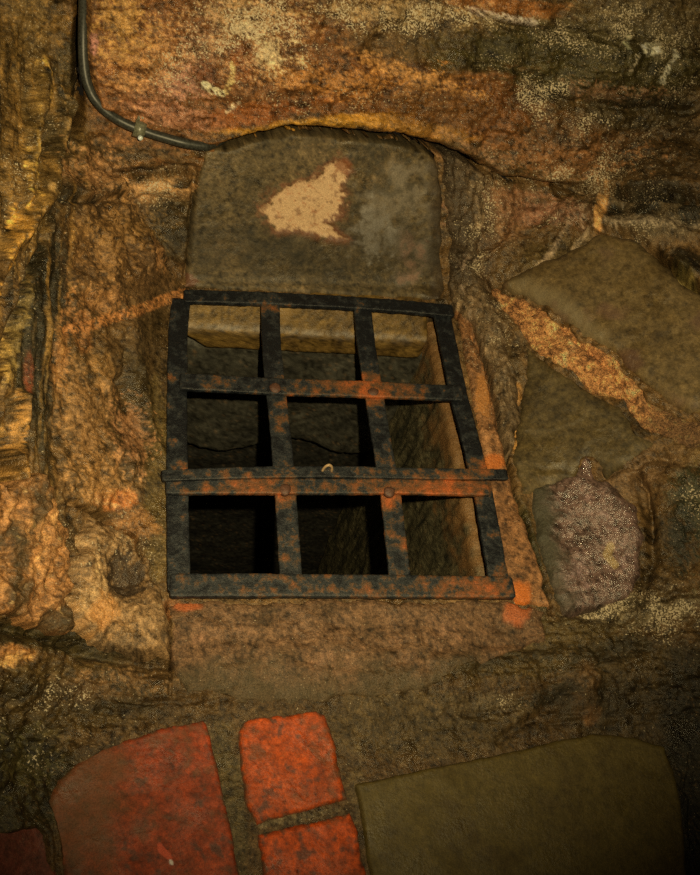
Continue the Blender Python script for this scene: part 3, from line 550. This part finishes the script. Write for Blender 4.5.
def bar(name, pts, w, th, z, parent, wob=.0012, dark=(46, 48, 42), z1=None, bow=0.0, label=None, rust=0.0):
    """flat hand-forged bar through the given centre points"""
    W = [at(u, v, z) for u, v in pts]
    if z1 is not None:
        for i, q in enumerate(W): q[2] += (z1 - z) * i / (len(W) - 1)
    W = np.array(W); L = np.r_[0, np.cumsum(np.linalg.norm(np.diff(W, axis=0), axis=1))]
    n = int(L[-1] / .003); s = np.linspace(0, L[-1], n)
    c = np.stack([np.interp(s, L, W[:, k]) for k in range(3)], 1)
    k = np.ones(9) / 9; 
    if len(pts) > 2:
        for a in range(3):
            pad = np.r_[c[0, a] + (np.arange(-4, 0)) * (c[1, a] - c[0, a]), c[:, a], c[-1, a] + np.arange(1, 5) * (c[-1, a] - c[-2, a])]; c[:, a] = np.convolve(pad, k, 'valid')
    t = np.gradient(c, axis=0); t /= np.linalg.norm(t, axis=1)[:, None]
    up = np.array([0, 0, 1.0]); sd = np.cross(t, up); sd /= np.linalg.norm(sd, axis=1)[:, None]
    xs = np.linspace(-.93, .93, 11); sec = [(x, 1.0) for x in xs[::-1]] + [(-.99, .8), (-1, .3), (-1, -.3), (-.99, -.8)] + [(x, -1.0) for x in xs] + [(.99, -.8), (1, -.3), (1, .3), (.99, .8)]
    sec = np.array(sec); m = len(sec)
    ends = np.ones(n); ends[0] = ends[-1] = .86
    wv = 1 + .06 * fbm(c, 25, 3, 140)
    P = c[:, None, :] + sd[:, None, :] * (sec[:, 0] * w / 2)[None, :, None] * (wv * ends)[:, None, None] + up * (sec[:, 1] * th / 2)[None, :, None] * ends[:, None, None]
    nr = sd[:, None, :] * sec[None, :, 0, None] + up * sec[None, :, 1, None]
    P = P.reshape(-1, 3); nr = nr.reshape(-1, 3); nr /= np.linalg.norm(nr, axis=1)[:, None] + 1e-9
    P = P + nr * (wob * fbm(P, 70, 4, 141) + wob * .6 * fbm(P, 220, 3, 142))[:, None]
    i = np.arange(n - 1)[:, None] * m; j = np.arange(m)[None, :]; j2 = (j + 1) % m
    Qd = np.stack([(i + j), (i + j2), (i + m + j2), (i + m + j)], -1).reshape(-1, 4)
    a0, a1 = len(P), len(P) + 1
    P = np.concatenate([P, [c[0] - t[0] * .001], [c[-1] + t[-1] * .001]])
    cap = []
    for q in range(0, m, 2):
        cap.append((a0, (q + 2) % m, q + 1, q)); b0 = (n - 1) * m; cap.append((a1, b0 + q, b0 + q + 1, b0 + (q + 2) % m))
    Qd = np.concatenate([Qd, np.array(cap)])
    z_ = np.zeros(len(P)); C = np.zeros((len(P), 3)) + lin(dark)
    o = make_mesh(name, P, Qd, np.clip(C, .002, .8), np.stack([.46 + z_, z_, rust_bias(P, rust)], 1), M_iron)
    o.parent = parent
    if label: o['label'] = label
    return o
g = bpy.data.objects.new('iron_grate', None); COL.objects.link(g); g.empty_display_size = .05
tag(g, 'rusted black iron grate of flat crossed bars lying over the shaft', 'grate')
blue = (40, 46, 44)
# z steps: frame on the stone, upright bars on it, cross bars over them
bar('frame_bar', [(181, 300), (178, 330), (177, 382), (177, 480), (179, 592)], .033, .009, .006, g, dark=blue)
bar('frame_bar', [(440, 306), (448, 345), (458, 394), (470, 440), (482, 488), (500, 590)], .033, .009, .006, g, dark=blue)
bar('frame_bar', [(184, 297), (260, 299), (340, 303), (400, 307), (453, 312)], .029, .010, .012, g, dark=(36, 38, 36), wob=.002)
bar('frame_bar', [(170, 586), (280, 586), (400, 587), (513, 588)], .036, .010, .012, g, rust=.05)
bar('upright_bar', [(270, 302), (271, 340), (275, 386), (281, 440), (285, 488), (291, 582)], .034, .007, .010, g)
bar('upright_bar', [(362, 306), (366, 345), (373, 389), (381, 440), (390, 490), (400, 582)], .034, .007, .010, g)
bar('cross_bar', [(180, 382), (275, 387), (373, 390), (440, 393), (462, 394)], .033, .008, .017, g, rust=.03)
bar('cross_bar', [(166, 487), (285, 487), (390, 487), (489, 489)], .027, .008, .017, g, rust=.06)
bar('locking_strap', [(162, 476), (250, 473), (330, 472), (420, 474), (507, 475)], .020, .006, .024, g, rust=-.02, dark=(40, 38, 30), label='narrow dark strap lying across the bars')
def tube(name, c, r, mat, col, rough, parent=None, m=14, wob=0.0, cap=True):
    c = np.array(c); n = len(c); t = np.gradient(c, axis=0); t /= np.linalg.norm(t, axis=1)[:, None]
    ref = np.array([.3, .2, 1.0]); P = []
    s = np.cross(t, ref); s /= np.linalg.norm(s, axis=1)[:, None]; b = np.cross(t, s)
    r = np.zeros(n) + r
    a = np.arange(m) * 2 * math.pi / m
    P = c[:, None] + (s[:, None] * np.cos(a)[None, :, None] + b[:, None] * np.sin(a)[None, :, None]) * r[:, None, None]
    P = P.reshape(-1, 3); i = np.arange(n - 1)[:, None] * m; j = np.arange(m)[None, :]; j2 = (j + 1) % m
    Qd = np.stack([(i + j), (i + j2), (i + m + j2), (i + m + j)], -1).reshape(-1, 4)
    a0 = len(P); P = np.concatenate([P, c[:1], c[-1:]]); cp = []
    for q in range(0, m, 2): cp.append((a0, (q + 2) % m, q + 1, q)); b0 = (n - 1) * m; cp.append((a0 + 1, b0 + q, b0 + q + 1, b0 + (q + 2) % m))
    Qd = np.concatenate([Qd, np.array(cp)])
    if wob: P = P + wob * np.stack([fbm(P, 60, 3, 151), fbm(P, 60, 3, 152), fbm(P, 60, 3, 153)], 1)
    C = np.zeros((len(P), 3)) + lin(col); C *= (1 + .4 * fbm(P, 60, 4, 154))[:, None]
    z_ = np.zeros(len(P))
    o = make_mesh(name, P, Qd, C, np.stack([z_ + rough, z_, z_], 1), mat); o.parent = parent
    return o
# small staple standing on the strap, and bolt heads where the bars cross
q = at(327, 471, .026)
th = np.linspace(0, math.pi, 15)
tube('staple', [q + np.array([.0075 * math.cos(a), 0, .020 * math.sin(a) - .002]) for a in th], .0022, M_metal, (196, 150, 84), .35, g)
for u, v, zz in ((373, 392, .020), (389, 492, .020), (285, 490, .020), (275, 388, .020)):
    q = at(u, v, zz); n = 8
    tube('rivet', [q + np.array([0, 0, k]) for k in (-.003, .0015, .003, .0038)], np.array([.010, .0095, .007, .003]), M_metal, (92, 56, 30), .6, g, m=16, wob=.003)

# ------------------------------------------------------------------ cable on the rock
cp = [(84, -150), (85, -60), (84, 0), (83, 40), (84, 66), (88, 86), (97, 101), (110, 113), (126, 122), (145, 129), (170, 136), (195, 142), (214, 144), (226, 141), (232, 137)]
cp = np.array(cp, float); L = np.r_[0, np.cumsum(np.hypot(*np.diff(cp, axis=0).T))]; s = np.linspace(0, L[-1], 150)
cu_, cv_ = np.interp(s, L, cp[:, 0]), np.interp(s, L, cp[:, 1])
k = np.ones(9) / 9; cu_ = np.r_[cu_[:4], np.convolve(cu_, k, 'valid'), cu_[-4:]]; cv_ = np.r_[cv_[:4], np.convolve(cv_, k, 'valid'), cv_[-4:]]
Pc, Nc = base(cu_, cv_); rc = relief(cu_, cv_, Pc); 
rc2 = np.convolve(np.pad(rc, 12, 'edge'), np.ones(25) / 25, 'valid'); rc2 = np.maximum(rc2, rc - .004)
rc2 = np.convolve(np.pad(rc2, 5, 'edge'), np.ones(11) / 11, 'valid')
Cc = Pc + Nc * (rc2 + .007)[:, None]
M_cable = rock_mat('grey_green_cable_sheath', .15, 300, specks=False, bdist=.001)
cab = tube('electric_cable', Cc, .0080, M_cable, (54, 50, 32), .42, m=20)
tag(cab, 'dark grey-green cable running down the rock and into the gap over the slab', 'cable')
i0 = int(np.argmin(np.hypot(cu_ - 140, cv_ - 127)))
t0 = Cc[i0 + 1] - Cc[i0 - 1]; t0 /= np.linalg.norm(t0); n0 = Nc[i0]; s0 = np.cross(t0, n0)
M_clip = rock_mat('dull_clip_metal', .2, 300, specks=False, spec=.8)
def obox(name, c, ax, hs, mat, col, rough, parent):
    v = np.array([[x, y, z] for x in (-1, 1) for y in (-1, 1) for z in (-1, 1)], float)
    P = c + (v * hs) @ np.array(ax)
    Qd = np.array([(0, 1, 3, 2), (4, 6, 7, 5), (0, 4, 5, 1), (2, 3, 7, 6), (0, 2, 6, 4), (1, 5, 7, 3)])
    z_ = np.zeros(8); o = make_mesh(name, P, Qd, np.zeros((8, 3)) + lin(col), np.stack([z_ + rough, z_, z_], 1), mat, smooth=False)
    bv = o.modifiers.new('edge', 'BEVEL'); bv.width = .0012; bv.segments = 2
    o.parent = parent; return o
arc = [Cc[i0] + s0 * .0115 * math.cos(a) + n0 * .0115 * math.sin(a) for a in np.linspace(-.3, math.pi + .3, 18)]
def band(name, arc, half, th, mat, col, rough, parent):
    P = []; 
    for a in arc:
        rr = (a - Cc[i0]); rr /= np.linalg.norm(rr)
        P += [a - t0 * half, a + t0 * half, a + t0 * half + rr * th, a - t0 * half + rr * th]
    Qd = []
    for i in range(len(arc) - 1):
        for j in range(4): Qd.append((i * 4 + j, i * 4 + (j + 1) % 4, i * 4 + 4 + (j + 1) % 4, i * 4 + 4 + j))
    n = (len(arc) - 1) * 4; Qd += [(3, 2, 1, 0), (n, n + 1, n + 2, n + 3)]
    P = np.array(P); z_ = np.zeros(len(P))
    o = make_mesh(name, P, np.array(Qd), np.zeros((len(P), 3)) + lin(col), np.stack([z_ + rough, z_, z_], 1), mat, smooth=False); o.parent = parent
    return o
cl = band('clip', arc, .009, .0022, M_clip, (110, 100, 60), .35, cab)
fl_ = obox('flange', Cc[i0] + s0 * -.017 - n0 * .002, (t0, s0, n0), np.array([.008, .008, .003]), M_clip, (96, 84, 46), .4, cl)
sc_ = Cc[i0] + t0 * .004 + s0 * .010 + n0 * .010
tube('screw', [sc_, sc_ + n0 * .003, sc_ + n0 * .0042], np.array([.0042, .004, .002]), M_clip, (220, 210, 180), .2, cl, m=12)

# ------------------------------------------------------------------ light: one warm flash beside the lens, faint ambient
Mx = Matrix([list(M[i]) + [float(CAM[i])] for i in range(3)] + [[0, 0, 0, 1]])
cam = bpy.data.cameras.new('camera'); co = bpy.data.objects.new('camera', cam); COL.objects.link(co); co.matrix_world = Mx
cam.sensor_fit = 'VERTICAL'; cam.sensor_height = 36; cam.lens = 36 * F / 875; cam.clip_start = .02
S.camera = co
ld = bpy.data.lights.new('flash', 'SPOT'); lo = bpy.data.objects.new('flash', ld); COL.objects.link(lo)
off = M @ np.array([.075, .055, 0]); aim = M @ np.array([-.10, .11, -1.0])
lo.location = Vector(CAM + off); lo.rotation_euler = Vector(aim).to_track_quat('-Z', 'Y').to_euler()
ld.energy = 77; ld.color = tuple(WARM); ld.spot_size = math.radians(86); ld.spot_blend = .9; ld.shadow_soft_size = .008
w = bpy.data.worlds.new('world'); S.world = w; w.use_nodes = True
w.node_tree.nodes['Background'].inputs[0].default_value = (1.0, .75, .45, 1); w.node_tree.nodes['Background'].inputs[1].default_value = .009
S.cycles.use_denoising = False
S.view_settings.view_transform = 'Standard'; S.view_settings.look = 'None'; S.view_settings.exposure = 0; S.view_settings.gamma = 1
S.view_settings.use_curve_mapping = False
